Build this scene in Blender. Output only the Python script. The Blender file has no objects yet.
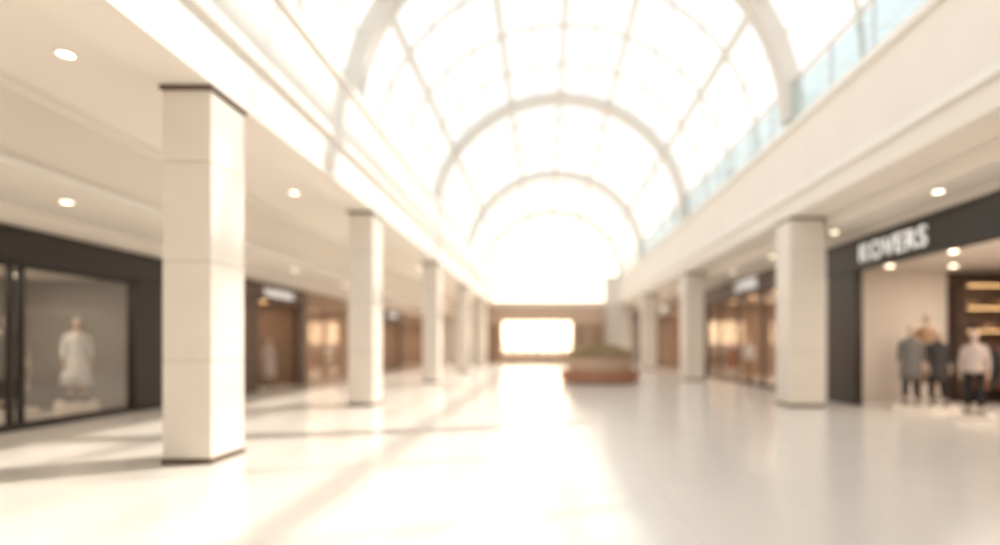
import bpy, bmesh, math, random
from mathutils import Vector, Matrix
random.seed(4)
S = bpy.context.scene
COL = S.collection
S.view_settings.view_transform = 'Standard'
S.view_settings.look = 'None'
S.view_settings.exposure = 0.55

# ---------------------------------------------------------------- materials
def mat(name, col, rough=0.6, metal=0.0, noise=0.0, nscale=3.0, emit=None, estr=0.0, spec=0.5, bump=0.0):
    m = bpy.data.materials.new(name); m.use_nodes = True
    nt = m.node_tree; b = nt.nodes['Principled BSDF']
    b.inputs['Base Color'].default_value = (*col, 1)
    b.inputs['Roughness'].default_value = rough
    b.inputs['Metallic'].default_value = metal
    b.inputs['Specular IOR Level'].default_value = spec
    if noise > 0 or bump > 0:
        tc = nt.nodes.new('ShaderNodeTexCoord')
        n = nt.nodes.new('ShaderNodeTexNoise'); n.inputs['Scale'].default_value = nscale
        n.inputs['Detail'].default_value = 5
        nt.links.new(tc.outputs['Object'], n.inputs['Vector'])
        r = nt.nodes.new('ShaderNodeValToRGB')
        r.color_ramp.elements[0].position = 0.3; r.color_ramp.elements[1].position = 0.7
        r.color_ramp.elements[0].color = (*[c*(1-noise) for c in col], 1)
        r.color_ramp.elements[1].color = (*[min(1, c*(1+noise*0.5)) for c in col], 1)
        nt.links.new(n.outputs['Fac'], r.inputs['Fac'])
        nt.links.new(r.outputs['Color'], b.inputs['Base Color'])
        if bump > 0:
            bp = nt.nodes.new('ShaderNodeBump'); bp.inputs['Strength'].default_value = bump
            nt.links.new(n.outputs['Fac'], bp.inputs['Height'])
            nt.links.new(bp.outputs['Normal'], b.inputs['Normal'])
    if emit:
        b.inputs['Emission Color'].default_value = (*emit, 1)
        b.inputs['Emission Strength'].default_value = estr
    return m

def wood(name, c1, c2):
    m = bpy.data.materials.new(name); m.use_nodes = True
    nt = m.node_tree; b = nt.nodes['Principled BSDF']
    tc = nt.nodes.new('ShaderNodeTexCoord'); mp = nt.nodes.new('ShaderNodeMapping')
    mp.inputs['Scale'].default_value = (6, 6, 0.5)
    n = nt.nodes.new('ShaderNodeTexNoise'); n.inputs['Scale'].default_value = 2.5; n.inputs['Detail'].default_value = 6
    r = nt.nodes.new('ShaderNodeValToRGB')
    r.color_ramp.elements[0].color = (*c1, 1); r.color_ramp.elements[1].color = (*c2, 1)
    r.color_ramp.elements[0].position = 0.3; r.color_ramp.elements[1].position = 0.7
    nt.links.new(tc.outputs['Object'], mp.inputs['Vector']); nt.links.new(mp.outputs['Vector'], n.inputs['Vector'])
    nt.links.new(n.outputs['Fac'], r.inputs['Fac']); nt.links.new(r.outputs['Color'], b.inputs['Base Color'])
    b.inputs['Roughness'].default_value = 0.5
    return m

def glass(name, tint, refl=0.5, base=0.03):
    m = bpy.data.materials.new(name); m.use_nodes = True
    nt = m.node_tree; nt.nodes.clear()
    o = nt.nodes.new('ShaderNodeOutputMaterial'); mx = nt.nodes.new('ShaderNodeMixShader')
    t = nt.nodes.new('ShaderNodeBsdfTransparent'); g = nt.nodes.new('ShaderNodeBsdfGlossy')
    lw = nt.nodes.new('ShaderNodeLayerWeight'); lw.inputs['Blend'].default_value = 0.5
    pw = nt.nodes.new('ShaderNodeMath'); pw.operation = 'POWER'; pw.inputs[1].default_value = 4
    ml = nt.nodes.new('ShaderNodeMath'); ml.operation = 'MULTIPLY_ADD'; ml.inputs[1].default_value = refl
    ml.inputs[2].default_value = base; ml.use_clamp = True
    t.inputs['Color'].default_value = (*tint, 1); g.inputs['Roughness'].default_value = 0.04
    nt.links.new(lw.outputs['Facing'], pw.inputs[0]); nt.links.new(pw.outputs[0], ml.inputs[0])
    nt.links.new(ml.outputs[0], mx.inputs['Fac'])
    nt.links.new(t.outputs[0], mx.inputs[1]); nt.links.new(g.outputs[0], mx.inputs[2])
    nt.links.new(mx.outputs[0], o.inputs['Surface'])
    return m

def floor_mat():
    m = bpy.data.materials.new('polished_tile'); m.use_nodes = True
    nt = m.node_tree; b = nt.nodes['Principled BSDF']
    tc = nt.nodes.new('ShaderNodeTexCoord')
    br = nt.nodes.new('ShaderNodeTexBrick'); br.offset = 0.0
    br.inputs['Scale'].default_value = 1.0
    br.inputs['Brick Width'].default_value = 1.2; br.inputs['Row Height'].default_value = 1.2
    br.inputs['Mortar Size'].default_value = 0.004
    br.inputs['Color1'].default_value = (0.79, 0.74, 0.685, 1)
    br.inputs['Color2'].default_value = (0.78, 0.73, 0.675, 1)
    br.inputs['Mortar'].default_value = (0.70, 0.65, 0.60, 1)
    nt.links.new(tc.outputs['Object'], br.inputs['Vector'])
    nt.links.new(br.outputs['Color'], b.inputs['Base Color'])
    n = nt.nodes.new('ShaderNodeTexNoise'); n.inputs['Scale'].default_value = 1.5
    mr = nt.nodes.new('ShaderNodeMapRange'); mr.inputs['To Min'].default_value = 0.15; mr.inputs['To Max'].default_value = 0.24
    nt.links.new(tc.outputs['Object'], n.inputs['Vector']); nt.links.new(n.outputs['Fac'], mr.inputs['Value'])
    nt.links.new(mr.outputs[0], b.inputs['Roughness'])
    return m

M = {}
M['floor'] = floor_mat()
M['plaster'] = mat('warm_plaster', (0.84, 0.79, 0.73), 0.7, noise=0.03, nscale=1)
M['ceil'] = mat('ceiling_plaster', (0.85, 0.79, 0.725), 0.8, noise=0.02, nscale=0.6)
M['white'] = mat('white_paint', (0.87, 0.84, 0.79), 0.5, noise=0.02)
M['stone'] = mat('limestone', (0.80, 0.74, 0.67), 0.45, noise=0.04, nscale=2.0)
M['joint'] = mat('stone_joint', (0.56, 0.49, 0.42), 0.8)
M['dark'] = mat('bronze_trim', (0.13, 0.085, 0.06), 0.4, noise=0.1)
M['black'] = mat('black_panel', (0.022, 0.016, 0.014), 0.4, noise=0.1)
M['brown'] = wood('dark_walnut', (0.08, 0.046, 0.033), (0.14, 0.086, 0.062))
M['wood'] = wood('warm_oak', (0.28, 0.18, 0.12), (0.39, 0.265, 0.185))
M['brightoak'] = wood('brightened_oak', (0.50, 0.355, 0.26), (0.60, 0.45, 0.34))  # oak colour brightened to stand in for warm fill and haze on end header
M['redwood'] = wood('red_cedar', (0.38, 0.175, 0.10), (0.50, 0.25, 0.15))
M['steel'] = mat('white_steel', (0.68, 0.65, 0.61), 0.5, noise=0.02)
M['chrome'] = mat('brushed_steel', (0.6, 0.6, 0.6), 0.25, 1.0, noise=0.05)
M['sign'] = mat('sign_letters', (0.75, 0.75, 0.73), 0.4, emit=(1, 0.97, 0.92), estr=0.32)
M['lamp'] = mat('lamp_lens', (1, 0.95, 0.85), 0.4, emit=(1, 0.84, 0.60), estr=5)
M['warmlamp'] = mat('warm_lamp_lens', (1, 0.8, 0.5), 0.4, emit=(1, 0.58, 0.24), estr=4)
M['vglass'] = glass('roof_glass', (0.97, 0.98, 0.98), 0.25, 0.02)
M['rail'] = glass('balustrade_glass', (0.82, 0.885, 0.90), 0.3, 0.10)
M['shopglass'] = glass('shop_glass', (0.93, 0.92, 0.90), 0.28, 0.06)
M['mann'] = mat('mannequin_skin', (0.64, 0.49, 0.39), 0.4, noise=0.02)
M['leaf'] = mat('leaf', (0.50, 0.38, 0.22), 0.5, noise=0.3, nscale=6)
M['soil'] = mat('soil', (0.09, 0.06, 0.04), 0.9, noise=0.3, nscale=10)
M['intwhite'] = mat('interior_white', (0.82, 0.74, 0.66), 0.7, noise=0.02)
M['intgrey'] = mat('interior_grey', (0.36, 0.335, 0.31), 0.7, noise=0.05)
M['intbrown'] = mat('interior_brown', (0.40, 0.27, 0.19), 0.7, noise=0.1)
M['pave'] = mat('pavement', (0.36, 0.22, 0.13), 0.8, noise=0.08)
CL = [mat('cloth_'+n, c, 0.85, noise=0.12, nscale=12) for n, c in
      [('cream', (.75, .68, .6)), ('charcoal', (.045, .04, .04)), ('tan', (.42, .25, .14)), ('grey', (.20, .185, .175)),
       ('rust', (.36, .13, .06)), ('blush', (.62, .52, .48)), ('white', (.82, .80, .78)), ('blacks', (.015, .014, .016))]]
CREAM, CHAR, TAN, GREY, RUST, BLUSH, WHITE, BLK = CL

# ---------------------------------------------------------------- helpers
def empty(name, loc=(0, 0, 0)):
    e = bpy.data.objects.new(name, None); e.location = loc; e.empty_display_size = 0.2
    COL.objects.link(e); return e

def meshobj(name, verts, faces, material, parent=None, smooth=False):
    me = bpy.data.meshes.new(name); me.from_pydata(verts, [], faces); me.update()
    bm = bmesh.new(); bm.from_mesh(me); bmesh.ops.recalc_face_normals(bm, faces=bm.faces); bm.to_mesh(me); bm.free()
    o = bpy.data.objects.new(name, me); COL.objects.link(o)
    if material: me.materials.append(material)
    if smooth:
        for p in me.polygons: p.use_smooth = True
    if parent: o.parent = parent
    return o

def boxes(name, lst, material, parent=None, bevel=0.0):
    V, F = [], []
    for (x0, x1, y0, y1, z0, z1) in lst:
        if x0 > x1: x0, x1 = x1, x0
        k = len(V)
        V += [(x0, y0, z0), (x1, y0, z0), (x1, y1, z0), (x0, y1, z0), (x0, y0, z1), (x1, y0, z1), (x1, y1, z1), (x0, y1, z1)]
        F += [(k, k+3, k+2, k+1), (k+4, k+5, k+6, k+7), (k, k+1, k+5, k+4), (k+1, k+2, k+6, k+5), (k+2, k+3, k+7, k+6), (k+3, k, k+4, k+7)]
    o = meshobj(name, V, F, material, parent)
    if bevel > 0:
        b = o.modifiers.new('Bevel', 'BEVEL'); b.width = bevel; b.segments = 2; b.limit_method = 'ANGLE'
    return o

def cyl(name, c, r, z0, z1, material, parent=None, seg=24, sx=1, sy=1, r2=None):
    r2 = r if r2 is None else r2
    V, F = [], []
    for z, rr in ((z0, r), (z1, r2)):
        for i in range(seg):
            a = 2*math.pi*i/seg
            V.append((c[0]+rr*sx*math.cos(a), c[1]+rr*sy*math.sin(a), z))
    for i in range(seg):
        j = (i+1) % seg
        F.append((i, j, seg+j, seg+i))
    F.append(tuple(range(seg))[::-1]); F.append(tuple(range(seg, 2*seg)))
    return meshobj(name, V, F, material, parent)

def ring(name, c, ro, ri, z0, z1, material, parent=None, seg=48, sx=1, sy=1):
    V, F = [], []
    for (r, z) in ((ro, z0), (ro, z1), (ri, z1), (ri, z0)):
        for i in range(seg):
            a = 2*math.pi*i/seg
            V.append((c[0]+r*sx*math.cos(a), c[1]+r*sy*math.sin(a), z))
    for k in range(4):
        for i in range(seg):
            j = (i+1) % seg; k2 = (k+1) % 4
            F.append((k*seg+i, k*seg+j, k2*seg+j, k2*seg+i))
    return meshobj(name, V, F, material, parent)

def loft(name, rings, material, parent=None, seg=20, cap=True):
    V, F = [], []
    for (cx, cy, z, rx, ry) in rings:
        for i in range(seg):
            a = 2*math.pi*i/seg
            V.append((cx+rx*math.cos(a), cy+ry*math.sin(a), z))
    for k in range(len(rings)-1):
        for i in range(seg):
            j = (i+1) % seg
            F.append((k*seg+i, k*seg+j, (k+1)*seg+j, (k+1)*seg+i))
    if cap:
        F.append(tuple(range(seg))); F.append(tuple(range((len(rings)-1)*seg, len(rings)*seg)))
    return meshobj(name, V, F, material, parent, smooth=True)

def skin(name, pts, edges, radii, material, parent=None, root=0, sub=1):
    me = bpy.data.meshes.new(name)
    bm = bmesh.new(); lay = bm.verts.layers.skin.verify()
    vs = []
    for p, r in zip(pts, radii):
        v = bm.verts.new(p); v[lay].radius = (r, r) if not isinstance(r, tuple) else r; vs.append(v)
    vs[root][lay].use_root = True
    for a, b in edges: bm.edges.new((vs[a], vs[b]))
    bm.to_mesh(me); bm.free()
    o = bpy.data.objects.new(name, me); COL.objects.link(o)
    s = o.modifiers.new('Skin', 'SKIN'); s.use_smooth_shade = True
    if sub:
        q = o.modifiers.new('Sub', 'SUBSURF'); q.levels = sub; q.render_levels = sub
    me.materials.append(material)
    if parent: o.parent = parent
    return o

def text(name, s, loc, size, side, material, parent, ext=0.02):
    cu = bpy.data.curves.new(name, 'FONT'); cu.body = s; cu.size = size; cu.extrude = ext
    cu.align_x = 'CENTER'; cu.align_y = 'CENTER'; cu.space_character = 1.12; cu.offset = 0.004
    o = bpy.data.objects.new(name, cu); COL.objects.link(o)
    o.location = loc; o.rotation_euler = (math.pi/2, 0, math.pi/2 if side < 0 else -math.pi/2)
    cu.materials.append(material); o.parent = parent
    return o

Y0, Y1 = -8.0, 45.0
# ---------------------------------------------------------------- shell
boxes('floor', [(-14.5, 14.5, Y0-0.3, Y1+0.4, -0.2, 0)], M['floor'])
boxes('ground_outside', [(-60, 60, Y1+0.4, 160, -0.25, -0.02)], M['pave'])

boxes('ceiling_left', [(-7.0, -4.85, Y0, Y1, 5.0, 5.25), (-9.3, -7.0, Y0, Y1, 3.9, 5.25), (-14.2, -9.3, Y0, Y1, 3.9, 4.15)], M['ceil'])
boxes('trim_cornice_left', [(-7.0, -6.9, Y0, Y1, 4.86, 5.0), (-6.98, -6.93, Y0, Y1, 3.85, 3.95), (-5.0, -4.85, Y0, Y1, 4.86, 5.0)], M['white'])
boxes('beam_left', [(-4.85, -4.2, Y0, Y1, 4.76, 5.25)], M['ceil'])
boxes('wall_upper_left', [(-4.5, -4.2, Y0, Y1, 5.25, 7.0), (-5.3, -4.5, Y0, Y1, 6.75, 6.98)], M['white'])
boxes('trim_fascia_left', [(-4.2, -4.1, Y0, Y1, 5.55, 5.70), (-4.2, -4.12, Y0, Y1, 6.9, 7.05), (-4.2, -4.15, Y0, Y1, 4.76, 4.86)], M['white'], bevel=0.01)
boxes('ceiling_right', [(6.8, 7.8, Y0, Y1, 4.3, 5.0), (7.8, 14.2, Y0, Y1, 4.1, 4.35)], M['ceil'])
boxes('beam_right', [(5.9, 6.8, Y0, Y1, 4.6, 5.0)], M['ceil'])
boxes('wall_upper_right', [(5.9, 6.2, Y0, Y1, 5.0, 6.6), (5.9, 6.55, Y0, Y1, 6.6, 6.75), (6.25, 6.5, Y0, Y1, 6.75, 7.0)], M['plaster'])
boxes('trim_fascia_right', [(5.8, 5.9, Y0, Y1, 5.0, 5.15), (5.8, 5.9, Y0, Y1, 6.6, 6.75)], M['white'], bevel=0.01)
boxes('wall_left', [(-14.5, -14.2, Y0, Y1, 0, 4.15)], M['plaster'])
boxes('wall_right', [(14.2, 14.5, Y0, Y1, 0, 4.35)], M['plaster'])
boxes('wall_back', [(-14.5, 14.5, Y0-0.3, Y0, 0, 7.0)], M['plaster'])

# ---------------------------------------------------------------- vault
CX, A, B, ZS = 0.65, 5.65, 5.45, 7.0
def arc_strip(y0, y1, t0, t1, n=48, a0=0, a1=math.pi):
    V, F = [], []
    for i in range(n+1):
        a = a0+(a1-a0)*i/n
        for (dt, y) in ((t0, y0), (t1, y0), (t1, y1), (t0, y1)):
            V.append((CX+(A+dt)*math.cos(a), y, ZS+(B+dt)*math.sin(a)))
    for i in range(n):
        for k in range(4):
            F.append((i*4+k, i*4+(k+1) % 4, (i+1)*4+(k+1) % 4, (i+1)*4+k))
    F.append((0, 1, 2, 3)); e = n*4; F.append((e+3, e+2, e+1, e))
    return V, F
def merge(parts):
    V, F = [], []
    for v, f in parts:
        k = len(V); V += v; F += [tuple(i+k for i in q) for q in f]
    return V, F
vault = empty('barrel_vault_skylight')
main = [2.6, 13.6, 24.0, 34.6]
V, F = merge([arc_strip(y-0.24, y+0.24, -0.40, 0.02) for y in [-7.6]+main+[44.6]])
meshobj('arch_ribs', V, F, M['steel'], vault)
thin = []
allm = [-7.6]+main+[44.6]
for a, b in zip(allm[:-1], allm[1:]):
    n = 4
    for i in range(1, n): thin.append(a+(b-a)*i/n)
V, F = merge([arc_strip(y-0.035, y+0.035, -0.06, 0.04, 32) for y in thin])
meshobj('glazing_bars', V, F, M['steel'], vault)
NP = 16
Vp, Fp = [], []
for i in range(NP+1):
    a = math.pi*i/NP
    big = i in (3, 6, 8, 10, 13)
    w = 0.16 if big else 0.042
    c, s = math.cos(a), math.sin(a)
    px, pz = CX+A*c, ZS+B*s
    r = Vector((c, 0, s)); t = Vector((-s, 0, c))
    k = len(Vp)
    th = 0.2 if big else 0.05
    for y in (Y0, Y1):
        for (u, v) in ((-w/2, -th), (w/2, -th), (w/2, 0.03), (-w/2, 0.03)):
            p = Vector((px, y, pz))+t*u+r*v; Vp.append(tuple(p))
    Fp += [(k, k+1, k+2, k+3), (k+4, k+7, k+6, k+5)]+[(k+j, k+(j+1) % 4, k+4+(j+1) % 4, k+4+j) for j in range(4)]
meshobj('purlins', Vp, Fp, M['steel'], vault)
V, F = [], []
n = 40
for i in range(n+1):
    a = math.pi*i/n
    for y in (Y0, Y1): V.append((CX+(A+0.05)*math.cos(a), y, ZS+(B+0.05)*math.sin(a)))
for i in range(n): F.append((i*2, i*2+1, i*2+3, i*2+2))
meshobj('roof_glass', V, F, M['vglass'], vault, smooth=True)
def lunette(name, y, solid=False):
    V = []; m = 40
    for i in range(m+1):
        a = math.pi*i/m; V.append((CX+A*math.cos(a), y, ZS+B*math.sin(a)))
    return meshobj(name, V, [tuple(range(m+1))], M['plaster'] if solid else M['vglass'])
lw = empty('window_1')
g = lunette('glass', Y1+0.05); g.parent = lw
Vb, Fb = [], []
def bar(p, q, w, y, d=0.06):
    global Vb, Fb
    p = Vector(p); q = Vector(q); t = (q-p).normalized(); nrm = Vector((-t.y, t.x))*w/2
    k = len(Vb)
    for yy in (y-d, y+d):
        for c in (p-nrm, q-nrm, q+nrm, p+nrm): Vb.append((c.x, yy, c.y))
    Fb += [(k, k+1, k+2, k+3), (k+7, k+6, k+5, k+4)]+[(k+j, k+4+j, k+4+(j+1) % 4, k+(j+1) % 4) for j in range(4)]
for i in range(1, 8):
    a = math.pi*i/8
    bar((CX+1.8*math.cos(a), ZS+1.8*math.sin(a)), (CX+A*math.cos(a), ZS+B*math.sin(a)), 0.14, Y1)
for R in (1.8, 3.7):
    for i in range(24):
        a, b = math.pi*i/24, math.pi*(i+1)/24
        bar((CX+R*math.cos(a), ZS+R*math.sin(a)), (CX+R*math.cos(b), ZS+R*math.sin(b)), 0.16, Y1)
bar((CX-A, ZS), (CX+A, ZS), 0.3, Y1)
meshobj('mullions', Vb, Fb, M['steel'], lw)
bl = lunette('wall_back_gable', Y0, True)

boxes('wall_end', [(-14.5, -4.7, Y1, Y1+0.3, 0, 7.0), (4.9, 14.5, Y1, Y1+0.3, 0, 7.0), (-4.7, 4.9, Y1, Y1+0.3, 4.7, 5.1)], M['plaster'])
ww = empty('window_2')
boxes('frame', [(-4.7+i*1.2-0.05, -4.7+i*1.2+0.05, Y1+0.05, Y1+0.2, 5.1, 6.95) for i in range(9)]+[(-4.7, 4.9, Y1+0.05, Y1+0.2, 6.0, 6.08)], M['steel'], ww)
boxes('pane', [(-4.7, 4.9, Y1+0.12, Y1+0.13, 5.1, 6.9)], M['vglass'], ww)
ent = empty('door_1')
DX0, DX1 = -3.5, 2.2
HZ = 3.4
boxes('header', [(-4.7, 4.9, Y1-0.35, Y1, HZ, 4.7)], M['brightoak'], ent)
boxes('jamb', [(-4.7, DX0, Y1-0.35, Y1, 0, HZ), (DX1, 4.9, Y1-0.35, Y1, 0, HZ)], M['brightoak'], ent)
boxes('jamb_panels', [(-4.6, DX0-0.15, Y1-0.38, Y1-0.35, 0.1, HZ-0.2), (DX1+0.15, 3.4, Y1-0.38, Y1-0.35, 0.1, HZ-0.2), (3.6, 4.8, Y1-0.38, Y1-0.35, 0.1, HZ-0.2)], M['wood'], ent, bevel=0.01)
st = (DX1-DX0)/6
boxes('frame', [(DX0+i*st-0.06, DX0+i*st+0.06, Y1-0.15, Y1-0.05, 0, HZ) for i in range(7)] + [(DX0, DX1, Y1-0.15, Y1-0.05, 1.45, 1.6), (DX0, DX1, Y1-0.15, Y1-0.05, 0, 0.5)], M['wood'], ent)
boxes('glass', [(DX0, DX1, Y1-0.1, Y1-0.09, 0.5, HZ)], M['vglass'], ent)
boxes('handles', [(DX0+i*st+s*0.12-0.02, DX0+i*st+s*0.12+0.02, Y1-0.25, Y1-0.15, 0.9, 1.4) for i in (1, 3, 5) for s in (-1, 1)], M['chrome'], ent)

# ---------------------------------------------------------------- columns
def column(x0, x1, y0, dep, H):
    e = empty('column', ((x0+x1)/2, y0+dep/2, 0))
    w = (x1-x0)/2; d = dep/2
    boxes('core', [(-w+0.008, w-0.008, -d+0.008, d-0.008, 0, H)], M['joint'], e)
    hs = [0.07, 1.3, 2.55, 3.8, H-0.06]
    bl = []
    for a, b in zip(hs[:-1], hs[1:]):
        bl.append((-w, w, -d, d, a+0.006, b-0.006))
    boxes('cladding', bl, M['stone'], e, bevel=0.005)
    boxes('base_strip', [(-w-0.012, w+0.012, -d-0.012, d+0.012, 0, 0.07)], M['dark'], e, bevel=0.005)
    boxes('capital', [(-w-0.03, w+0.03, -d-0.03, d+0.03, H-0.06, H)], M['dark'], e, bevel=0.005)
for y in (-0.9, 6.9, 13.4, 21.6, 30.0, 38.3):
    column(-4.80, -4.19, y, 0.76, 4.76)
for y in (3.3, 13.3, 23.3, 33.3, 43.2):
    column(5.92, 6.75, y, 0.8, 4.6)

# ---------------------------------------------------------------- balustrade right
bal = empty('glass_balustrade')
boxes('panels', [(6.02, 6.035, y, y+1.4, 6.8, 7.75) for y in [Y0+0.1+1.5*i for i in range(35)]], M['rail'], bal)
boxes('posts', [(6.0, 6.05, y-0.04, y+0.01, 6.75, 7.82) for y in [Y0+0.08+1.5*i for i in range(36)]], M['chrome'], bal)
boxes('handrail', [(5.99, 6.07, Y0+0.05, Y1-0.05, 7.8, 7.86)], M['chrome'], bal, bevel=0.01)

# ---------------------------------------------------------------- downlights
def downlight(x, y, z, r=0.11, warm=False):
    e = empty('recessed_downlight', (x, y, z))
    ring('trim_ring', (0, 0), r+0.03, r, -0.02, 0.0, M['white'], e, 24)
    cyl('lens', (0, 0), r, -0.012, 0.0, M['warmlamp' if warm else 'lamp'], e, 20)
for y in (0.5, 6.6, 12.6, 18.6, 25, 31, 37): downlight(-5.75, y, 5.0, 0.085)
for y in (5.0, 9.2, 13.4, 17.6, 22, 26.5, 31, 35.5, 40): downlight(-8.0, y, 3.9, 0.085)
for y in (3.0, 6.5, 10.0, 13.6, 17.3, 21, 25, 29, 33, 37, 41): downlight(7.15, y, 4.3, 0.09)

# ---------------------------------------------------------------- shop contents
def rack(x, y, along='y', L=1.6, pal=None):
    e = empty('clothing_rack', (x, y, 0))
    pal = pal or CL
    h = 1.5
    def bx(l): return l if along == 'y' else [(c, d, a, b, e1, f) for (a, b, c, d, e1, f) in l]
    boxes('frame', bx([(-0.015, 0.015, -L/2, -L/2+0.03, 0, h), (-0.015, 0.015, L/2-0.03, L/2, 0, h), (-0.015, 0.015, -L/2, L/2, h-0.03, h),
                   (-0.25, 0.25, -L/2, -L/2+0.03, 0, 0.03), (-0.25, 0.25, L/2-0.03, L/2, 0, 0.03)]), M['chrome'], e)
    n = int(L/0.13)
    by = {}
    prof = [(0, 1.40), (0.06, 1.42), (0.21, 1.34), (0.26, 0.85), (0.20, 0.84), (0.19, 1.12), (0.22, 0.0), (-0.22, 0.0), (-0.19, 1.12), (-0.20, 0.84), (-0.26, 0.85), (-0.21, 1.34), (-0.06, 1.42)]
    for i in range(n):
        t = -L/2+0.12+i*(L-0.24)/(n-1); zl = random.uniform(0.35, 0.75)
        m = random.choice(pal)
        V, F = by.setdefault(m.name, ([], [])); k = len(V); N = len(prof)
        for s in (-0.035, 0.035):
            for (a, z) in prof:
                z = z if z > 0 else zl
                V.append((a, t+s, z) if along == 'y' else (t+s, a, z))
        F += [tuple(range(k, k+N)), tuple(range(k+2*N-1, k+N-1, -1))]+[(k+j, k+(j+1) % N, k+N+(j+1) % N, k+N+j) for j in range(N)]
    for nme, (V, F) in by.items():
        meshobj('garments_'+nme, V, F, bpy.data.materials[nme], e)
    return e

def shelf(x, y, face, W=2.0, H=2.4, D=0.4, material=None, pal=None, warm=True):
    e = empty('display_shelf', (x, y, 0))
    e.rotation_euler = (0, 0, {'y-': 0, 'x-': -math.pi/2, 'x+': math.pi/2}[face])
    m = material or M['wood']
    n = 5
    l = [(-W/2, -W/2+0.04, -D, 0, 0, H), (W/2-0.04, W/2, -D, 0, 0, H), (-0.02, 0.02, -D, 0, 0, H), (-W/2, W/2, -0.03, 0, 0, H)]
    l += [(-W/2, W/2, -D, 0, z-0.02, z+0.02) for z in [0.1+i*(H-0.12)/(n) for i in range(n+1)]]
    boxes('carcass', l, m, e)
    by = {}
    pal = pal or CL
    for i in range(n):
        z = 0.1+i*(H-0.12)/n+0.02
        for j in range(int(W/0.42)):
            cx = -W/2+0.25+j*0.42
            if cx+0.15 > W/2 or abs(cx) < 0.17: continue
            c = random.choice(pal); zz = z
            for k in range(random.randint(1, 4)):
                by.setdefault(c.name, []).append((cx-0.14, cx+0.14, -D+0.05, -0.06, zz, zz+0.045)); zz += 0.05
    for nme, l in by.items(): boxes('folded_'+nme, l, bpy.data.materials[nme], e, bevel=0.012)
    if warm:
        boxes('shelf_lights', [(-W/2+0.1, W/2-0.1, -D+0.02, -D+0.05, z-0.035, z-0.021) for z in [0.1+i*(H-0.12)/n for i in range(2, n+1)]], M['warmlamp'], e)
    return e

def table(x, y, W=1.2, D=0.7, pal=None):
    e = empty('display_table', (x, y, 0))
    boxes('top', [(-D/2, D/2, -W/2, W/2, 0.74, 0.79)], M['wood'], e, bevel=0.01)
    boxes('legs', [(sx*(D/2-0.05)-0.03, sx*(D/2-0.05)+0.03, sy*(W/2-0.05)-0.03, sy*(W/2-0.05)+0.03, 0, 0.74) for sx in (-1, 1) for sy in (-1, 1)], M['brown'], e)
    pal = pal or CL
    for j in range(3):
        c = random.choice(pal)
        boxes('folded_stack', [(-0.18, 0.18, -W/2+0.25+j*0.36-0.13, -W/2+0.25+j*0.36+0.13, 0.79+k*0.05, 0.835+k*0.05) for k in range(random.randint(2, 4))], c, e, bevel=0.012)

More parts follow.
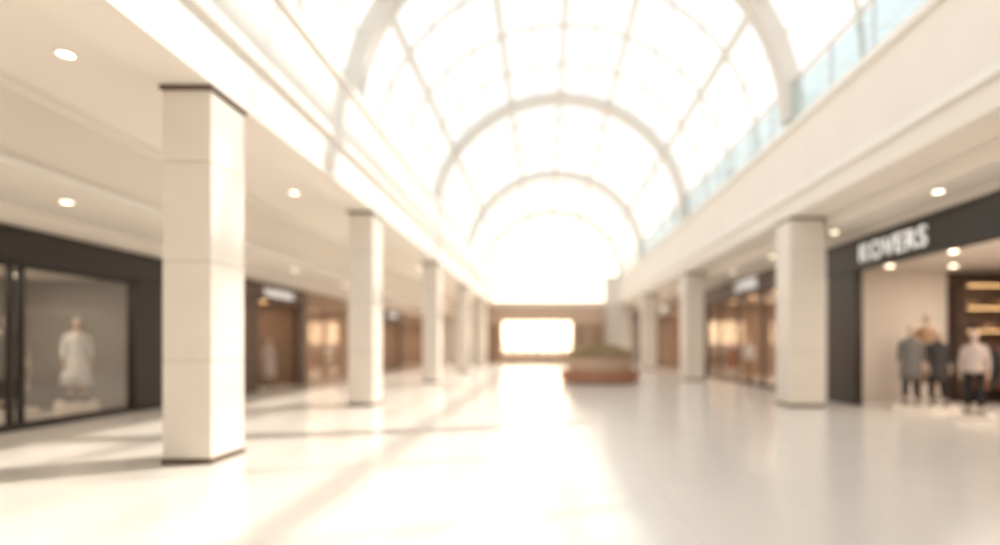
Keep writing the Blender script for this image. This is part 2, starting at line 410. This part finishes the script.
def mannequin(x, y, z, rot, top, bottom, style='coat', scale=1.0):
    # z = height of its own display block
    e = empty('mannequin', (x, y, z)); e.rotation_euler = (0, 0, rot); e.scale = (scale,)*3
    P = [(0, 0, .95), (0, 0.0, 1.08), (0, .01, 1.25), (0, .01, 1.40), (0, .0, 1.49), (0, -.01, 1.56)]
    R = [(.135, .10), (.115, .09), (.135, .10), (.12, .085), .048, .05]
    E = [(0, 1), (1, 2), (2, 3), (3, 4), (4, 5)]
    for s in (-1, 1):
        k = len(P)
        fwd = -0.06 if s > 0 else 0.05
        P += [(s*.09, 0, .90), (s*.10, fwd*.6, .50), (s*.11, fwd, .09), (s*.125, fwd-.10, .035), (s*.13, fwd-.17, .028)]
        R += [.085, .056, .038, .034, .024]
        E += [(0, k), (k, k+1), (k+1, k+2), (k+2, k+3), (k+3, k+4)]
        k = len(P)
        P += [(s*.16, .01, 1.41), (s*.215, .02, 1.14), (s*.235, -.06, .90), (s*.235, -.085, .83)]
        R += [.052, .040, .028, .024]
        E += [(3, k), (k, k+1), (k+1, k+2), (k+2, k+3)]
    skin('body', P, E, R, M['mann'], e, 0, 2)
    for s in (-1, 1):
        P2, R2, E2 = [(s*.235, -.085, .835), (s*.233, -.095, .78)], [(.022, .014), (.036, .014)], [(0, 1)]
        for q, ln in enumerate((.06, .072, .078, .066)):
            yy = -.125+.019*(3-q)
            k = len(P2)
            P2 += [(s*.233, yy, .765), (s*.228, yy-.004, .765-ln*.55), (s*.216, yy-.006, .765-ln)]
            R2 += [.009, .008, .006]; E2 += [(1, k), (k, k+1), (k+1, k+2)]
        k = len(P2)
        P2 += [(s*.222, -.128, .80), (s*.212, -.145, .765)]; R2 += [.010, .008]; E2 += [(0, k), (k, k+1)]
        skin('hand', P2, E2, R2, M['mann'], e, 0, 1)
    bm = bmesh.new(); bmesh.ops.create_uvsphere(bm, u_segments=24, v_segments=16, radius=1)
    for v in bm.verts:
        c = v.co.copy()
        w = .075*(1-.22*max(0, -c.z)); d = .098*(1-.12*max(0, -c.z))
        v.co = Vector((c.x*w, c.y*d-.012, c.z*.118+1.645))
        if abs(c.x) < .18 and c.y < -.8 and -.45 < c.z < .1: v.co.y -= .02
        if .2 < abs(c.x) < .5 and c.y < -.7 and 0.05 < c.z < .25: v.co.y += .01
        if abs(c.x) < .3 and c.y < -.6 and -.6 < c.z < -.5: v.co.y -= .008
        if abs(c.x) > .93 and abs(c.z) < .3 and abs(c.y) < .25: v.co.x *= 1.14
    me = bpy.data.meshes.new('head'); bm.to_mesh(me); bm.free()
    for p in me.polygons: p.use_smooth = True
    me.materials.append(M['mann']); h = bpy.data.objects.new('head', me); COL.objects.link(h); h.parent = e
    if style == 'coat':
        loft('coat', [(0, 0, .55, .23, .17), (0, 0, .75, .215, .155), (0, 0, 1.0, .185, .14), (0, 0, 1.12, .165, .125), (0, .005, 1.28, .19, .14), (0, .005, 1.40, .185, .115), (0, .005, 1.45, .12, .085), (0, 0, 1.50, .06, .06)], top, e)
    elif style == 'dress':
        loft('dress', [(0, 0, .35, .30, .25), (0, 0, .6, .25, .2), (0, 0, .9, .19, .15), (0, 0, 1.10, .14, .115), (0, .005, 1.28, .17, .13), (0, .005, 1.40, .175, .105), (0, .005, 1.455, .08, .075)], top, e)
    else:
        loft('blouse', [(0, 0, .88, .185, .14), (0, 0, 1.0, .17, .13), (0, 0, 1.12, .155, .12), (0, .005, 1.28, .18, .135), (0, .005, 1.40, .18, .11), (0, .005, 1.45, .115, .08), (0, 0, 1.49, .06, .06)], top, e)
    for s in (-1, 1):
        skin('sleeve', [(s*.14, .01, 1.41), (s*.18, .01, 1.36), (s*.216, .02, 1.14), (s*.236, -.05, .93)], [(0, 1), (1, 2), (2, 3)], [.06, .066, .052, .042], top, e, 0, 2)
    if style != 'dress':
        for s in (-1, 1):
            fwd = -0.06 if s > 0 else 0.05
            skin('trouser_leg', [(s*.07, 0, .97), (s*.09, 0, .86), (s*.10, fwd*.6, .50), (s*.11, fwd, .14)], [(0, 1), (1, 2), (2, 3)], [.10, .10, .078, .062], bottom, e, 0, 2)
    for s in (-1, 1):
        fwd = -0.06 if s > 0 else 0.05
        loft('shoe', [(s*.12, fwd-.07, 0.012, .045, .125), (s*.12, fwd-.07, .05, .042, .12), (s*.115, fwd-.02, .085, .036, .06)], BLK, e, 16)
    cyl('stand_base', (0, 0), .24, 0.0, .012, M['chrome'], e, 32)
    if z > 0:
        boxes('display_block', [(-.32/scale, .32/scale, -.32/scale, .32/scale, -z/scale, 0)], M['intwhite'], e, bevel=0.01)
    return e

# ---------------------------------------------------------------- storefronts
def storefront(side, X, y0, y1, top, fb, fm, intm, word=None, sy=None, sz=None, ssize=0.3, D=4.0, glassed=True,
               mull=(), pier0=0.25, pier1=0.25, lamp=(1, .9, .75), power=60, warm=False, ceilz=None, bulk=0.14):
    e = empty('storefront')
    s = side
    def bx(l): return [(X+s*a, X+s*b, c, d, f, g) for (a, b, c, d, f, g) in l]
    boxes('fascia', bx([(-0.06, 0.16, y0, y1, fb, top)]), fm, e, bevel=0.01)
    boxes('fascia_trim', bx([(-0.09, -0.06, y0, y1, fb, fb+0.05), (-0.09, -0.06, y0, y1, top-0.05, top)]), fm, e)
    boxes('piers', bx([(-0.04, 0.16, y0, y0+pier0, 0, fb), (-0.04, 0.16, y1-pier1, y1, 0, fb)]), fm, e, bevel=0.01)
    fr = []
    a, b = y0+pier0, y1-pier1
    if glassed:
        fr += [(0.0, 0.10, a, b, 0, bulk), (0.0, 0.10, a, b, fb-0.07, fb)]
        fr += [(0.0, 0.10, m-0.035, m+0.035, bulk, fb-0.07) for m in mull]
    if fr: boxes('window_frame', bx(fr), fm, e)
    if glassed:
        x = X+s*0.05
        meshobj('glass', [(x, a, bulk), (x, b, bulk), (x, b, fb-0.07), (x, a, fb-0.07)], [(0, 1, 2, 3)], M['shopglass'], e)
    cz = ceilz or fb+0.12
    boxes('interior_walls', bx([(0.16, D, y0, y0+0.1, 0, top), (0.16, D, y1-0.1, y1, 0, top), (D-0.1, D, y0+0.1, y1-0.1, 0, top)]), intm, e)
    boxes('interior_ceiling', bx([(0.16, D-0.1, y0+0.1, y1-0.1, cz, cz+0.08)]), M['intwhite'], e)
    if word:
        text('sign_letters', word, (X-s*0.085, sy, sz), ssize, side, M['sign'], e)
    n = max(1, int((y1-y0)/2.0))
    for i in range(n):
        for u in (1.0, 2.6):
            cyl('spot_lens', (X+s*u, y0+(i+0.5)*(y1-y0)/n), 0.08, cz-0.02, cz, M['warmlamp' if warm else 'lamp'], e, 16)
    ld = bpy.data.lights.new('shop_ceiling_lamp', 'AREA'); ld.shape = 'RECTANGLE'
    ld.size = D*0.5; ld.size_y = (y1-y0)*0.7; ld.energy = power; ld.color = lamp
    lo = bpy.data.objects.new('ceiling_lamp', ld); lo.location = (X+s*D*0.5, (y0+y1)/2, cz-0.06); COL.objects.link(lo); lo.parent = e
    return e

LX, RX = -9.2, 7.7
storefront(-1, LX, -7.5, 4.6, 3.55, 2.93, M['black'], M['intgrey'], mull=(-4, -1, 2), power=85, D=3.5)
storefront(-1, LX, 4.8, 13.2, 3.55, 2.93, M['black'], M['intgrey'], mull=(7.2, 9.5, 9.7), pier1=0.9, power=80, D=3.5)
storefront(-1, LX, 16.7, 21.0, 3.55, 2.95, M['brown'], M['intbrown'], 'VANDERSO', 18.9, 3.22, 0.36, glassed=False, pier0=0.9, pier1=0.5, warm=True, power=24, lamp=(1, .8, .6))
storefront(-1, LX, 21.1, 28.5, 3.55, 3.0, M['wood'], M['intbrown'], mull=(23, 25, 27), warm=True, power=95, lamp=(1, .8, .62))
storefront(-1, LX, 28.7, 35.0, 3.55, 2.95, M['brown'], M['intbrown'], 'MODERNA', 33.0, 3.25, 0.36, mull=(31, 33), warm=True, power=85, lamp=(1, .8, .62))
storefront(-1, LX, 35.2, 44.7, 3.55, 2.95, M['wood'], M['intbrown'], mull=(37, 39, 41, 43), warm=True, power=130, lamp=(1, .8, .62))
boxes('wall_storefront_left', [(LX-0.16, LX, Y0, 44.9, 3.55, 3.9), (LX-0.16, LX, 13.2, 16.7, 0, 3.55)], M['plaster'])
storefront(1, RX, -7.5, 1.8, 4.1, 3.33, M['black'], M['intwhite'], mull=(-5, -2), power=120, D=5.9)
sf = storefront(1, RX, 2.0, 14.95, 4.1, 3.33, M['black'], M['intwhite'], 'KOVERS', 12.15, 3.68, 0.60, glassed=False, pier1=1.35, power=250, D=6.3, lamp=(1, .88, .75), ceilz=3.5)
boxes('feature_wall', [(10.85, 13.9, 14.80, 14.85, 0, 3.45), (13.86, 13.9, 2.1, 14.8, 0, 3.45)], M['brown'], sf)
storefront(1, RX, 17.3, 26.5, 4.1, 3.4, M['brown'], M['intbrown'], 'LOVERS', 20.9, 3.76, 0.58, mull=(19.5, 22, 24.3), warm=True, power=115, lamp=(1, .8, .62), D=5)
storefront(1, RX, 26.7, 37.8, 4.1, 3.4, M['wood'], M['intbrown'], 'STERO', 35.3, 3.76, 0.58, mull=(29, 31.5, 34), warm=True, power=150, lamp=(1, .8, .62), D=5)
storefront(1, RX, 38.0, 44.7, 4.1, 3.4, M['brown'], M['intbrown'], mull=(40, 42), warm=True, power=110, lamp=(1, .8, .62), D=5)
boxes('wall_storefront_right', [(RX, RX+0.16, Y0, 44.9, 4.1, 4.3), (RX, RX+0.16, 14.95, 17.3, 0, 4.1)], M['plaster'])

mannequin(-10.0, 11.75, 0.3, math.radians(50), WHITE, CREAM, 'dress')
mannequin(-10.1, 10.35, 0.3, math.radians(70), GREY, CHAR, 'coat')
rack(-11.4, 8.2, 'y', 1.8, [CREAM, GREY, WHITE, RUST])
rack(-11.4, 11.2, 'y', 1.6, [CREAM, GREY, WHITE])
shelf(-12.58, 6.6, 'x+', 2.0, pal=[CREAM, GREY, RUST])
rack(-11.2, 19.0, 'y', 2.2)
mannequin(-10.0, 19.9, 0, math.radians(60), BLUSH, CREAM, 'dress')
mannequin(-10.2, 18.3, 0, math.radians(60), CHAR, BLK, 'coat')
shelf(-13.0, 23.0, 'x+', 2.4); shelf(-13.0, 26.4, 'x+', 2.4)
table(-10.8, 23.6); mannequin(-10.1, 25.6, 0, math.radians(50), CREAM, TAN, 'coat')
rack(-11.0, 31.5, 'y', 2.5); mannequin(-10.1, 33.4, 0, math.radians(50), WHITE, TAN, 'top')
shelf(-13.0, 38.0, 'x+', 2.4); shelf(-13.0, 42.0, 'x+', 2.4); table(-10.8, 40)
mannequin(8.48, 12.75, 0.12, math.radians(-35), GREY, BLK, 'coat', 1.05)
mannequin(8.95, 12.55, 0.12, math.radians(-10), CHAR, BLK, 'coat', 1.0)
mannequin(9.55, 13.75, 0.12, math.radians(-25), TAN, TAN, 'dress', 1.25)
mannequin(8.55, 10.95, 0.12, math.radians(-40), BLUSH, BLK, 'top', 0.95)
sh = shelf(12.25, 14.78, 'y-', 2.6, 3.1, 0.45, M['brown'], [TAN, RUST, CHAR])
rack(11.3, 13.8, 'x', 1.3, [TAN, RUST, CHAR])
rack(12.2, 12.6, 'x', 1.6, [TAN, RUST, CHAR])
shelf(13.82, 10.0, 'x-', 2.4, 2.8, 0.4, M['wood'], [TAN, RUST, CREAM])
shelf(13.82, 6.8, 'x-', 2.4, 2.8, 0.4, M['wood'], [TAN, RUST, CREAM])
table(11.3, 10.6)
rack(9.9, 21.5, 'y', 2.4); shelf(12.55, 19.5, 'x-', 2.4); shelf(12.55, 23.4, 'x-', 2.4)
mannequin(8.6, 23.2, 0, math.radians(-50), WHITE, TAN, 'top'); mannequin(8.6, 25.2, 0, math.radians(-50), RUST, TAN, 'dress')
mannequin(8.5, 18.6, 0, math.radians(-50), CREAM, TAN, 'coat')
rack(9.9, 30.5, 'y', 2.4); shelf(12.55, 29.5, 'x-', 2.4); shelf(12.55, 34.0, 'x-', 2.4)
mannequin(8.6, 32.7, 0, math.radians(-50), CREAM, TAN, 'coat'); table(9.8, 34.8)
shelf(12.55, 41.0, 'x-', 2.4); table(9.8, 41)

# ---------------------------------------------------------------- planter bench
pb = empty('planter_bench', (2.2, 22.2, 0))
cyl('plinth', (0, 0), 1.42, 0, 0.08, M['dark'], pb, 64)
ring('seat_body', (0, 0), 1.56, 0.98, 0.08, 0.44, M['redwood'], pb, 72)
ring('seat_top', (0, 0), 1.62, 0.96, 0.44, 0.50, M['redwood'], pb, 72)
Vs, Fs = [], []
for i in range(72):
    a = 2*math.pi*i/72
    c, s_ = math.cos(a), math.sin(a); k = len(Vs)
    for r in (1.555, 1.575):
        for (dt, z) in ((-.05, .09), (.05, .09), (.05, .43), (-.05, .43)):
            Vs.append((r*c-dt*s_, r*s_+dt*c, z))
    Fs += [(k, k+1, k+2, k+3), (k+4, k+5, k+6, k+7)]+[(k+j, k+(j+1) % 4, k+4+(j+1) % 4, k+4+j) for j in range(4)]
meshobj('slats', Vs, Fs, M['redwood'], pb)
ring('planter_wall', (0, 0), 1.30, 1.18, 0.08, 1.0, M['brightoak'], pb, 64)
cyl('soil', (0, 0), 1.18, 0.6, 0.9, M['soil'], pb, 48)
V, F = [], []
for i in range(2800):
    a = random.uniform(0, 2*math.pi); r = 1.38*math.sqrt(random.random())
    hmax = 1.08+0.45*(1-(r/1.55)**2)
    z = random.uniform(0.98, hmax)
    p = Vector((r*math.cos(a), r*math.sin(a), z))
    L = random.uniform(.08, .16); w = L*.3
    d = Vector((random.gauss(0, 1), random.gauss(0, 1), random.uniform(.1, 1.2))).normalized()
    sd = d.cross(Vector((random.gauss(0, 1), random.gauss(0, 1), random.gauss(0, 1)))).normalized()*w
    k = len(V); V += [tuple(p), tuple(p+d*L*.5+sd), tuple(p+d*L), tuple(p+d*L*.5-sd)]; F.append((k, k+1, k+2, k+3))
meshobj('shrub_leaves', V, F, M['leaf'], pb)
stems = []
for i in range(20):
    a = random.uniform(0, 6.28); r = .9*random.random()
    b0 = Vector((r*math.cos(a), r*math.sin(a), .70))
    stems.append((b0.x-.01, b0.x+.01, b0.y-.01, b0.y+.01, .80, 1.2))
boxes('stems', stems, M['brown'], pb)

# ---------------------------------------------------------------- light
sd = bpy.data.lights.new('sun', 'SUN'); sd.energy = 3.7; sd.angle = math.radians(2.0); sd.color = (1, .91, .79)
so = bpy.data.objects.new('sun', sd); COL.objects.link(so)
so.rotation_euler = Vector((-.75, -.40, -1)).to_track_quat('-Z', 'Y').to_euler(); so.location = (10, 10, 20)

# low golden daylight entering through the exit doors
al = bpy.data.lights.new('doorway_daylight', 'AREA'); al.shape = 'RECTANGLE'; al.size = 5.6; al.size_y = 1.8; al.energy = 240; al.color = (1, .64, .34)
ao = bpy.data.objects.new('doorway_daylight', al); COL.objects.link(ao); ao.location = (-0.65, Y1+0.6, 2.5); ao.rotation_euler = (-math.pi/2, 0, 0)

w = bpy.data.worlds.new('sky'); S.world = w; w.use_nodes = True
nt = w.node_tree; bg = nt.nodes['Background']
tc = nt.nodes.new('ShaderNodeTexCoord'); sep = nt.nodes.new('ShaderNodeSeparateXYZ')
nt.links.new(tc.outputs['Generated'], sep.inputs[0])
r1 = nt.nodes.new('ShaderNodeValToRGB')
r1.color_ramp.elements[0].position = 0.1; r1.color_ramp.elements[0].color = (1.0, 0.96, 0.89, 1)
r1.color_ramp.elements[1].position = 0.85; r1.color_ramp.elements[1].color = (0.77, 0.80, 0.82, 1)
nt.links.new(sep.outputs['Z'], r1.inputs['Fac'])
dot = nt.nodes.new('ShaderNodeVectorMath'); dot.operation = 'DOT_PRODUCT'
gd = Vector((0.0, 1, 0.04)).normalized(); dot.inputs[1].default_value = gd
nrm = nt.nodes.new('ShaderNodeVectorMath'); nrm.operation = 'NORMALIZE'
nt.links.new(tc.outputs['Generated'], nrm.inputs[0]); nt.links.new(nrm.outputs[0], dot.inputs[0])
mx = nt.nodes.new('ShaderNodeMath'); mx.operation = 'MAXIMUM'; mx.inputs[1].default_value = 0
pw = nt.nodes.new('ShaderNodeMath'); pw.operation = 'POWER'; pw.inputs[1].default_value = 90
ms = nt.nodes.new('ShaderNodeMath'); ms.operation = 'MULTIPLY'; ms.inputs[1].default_value = 3.0
nt.links.new(dot.outputs['Value'], mx.inputs[0]); nt.links.new(mx.outputs[0], pw.inputs[0]); nt.links.new(pw.outputs[0], ms.inputs[0])
gl = nt.nodes.new('ShaderNodeVectorMath'); gl.operation = 'SCALE'; gl.inputs[0].default_value = (1.0, 0.66, 0.36)
nt.links.new(ms.outputs[0], gl.inputs['Scale'])
b0 = nt.nodes.new('ShaderNodeVectorMath'); b0.operation = 'SCALE'; b0.inputs['Scale'].default_value = 1.04
nt.links.new(r1.outputs['Color'], b0.inputs[0])
ad = nt.nodes.new('ShaderNodeVectorMath'); ad.operation = 'ADD'
nt.links.new(b0.outputs[0], ad.inputs[0]); nt.links.new(gl.outputs[0], ad.inputs[1])
nt.links.new(ad.outputs[0], bg.inputs['Color']); bg.inputs['Strength'].default_value = 1.0

# ---------------------------------------------------------------- camera
cd = bpy.data.cameras.new('camera'); cam = bpy.data.objects.new('camera', cd); COL.objects.link(cam)
cam.location = (0, 0, 1.5); cam.rotation_euler = (math.pi/2, 0, 0)
cd.sensor_width = 36; cd.lens = 19.8; cd.shift_x = -0.045; cd.shift_y = 0.0725
cd.dof.use_dof = True; cd.dof.focus_distance = 3.2; cd.dof.aperture_fstop = 0.28
S.camera = cam
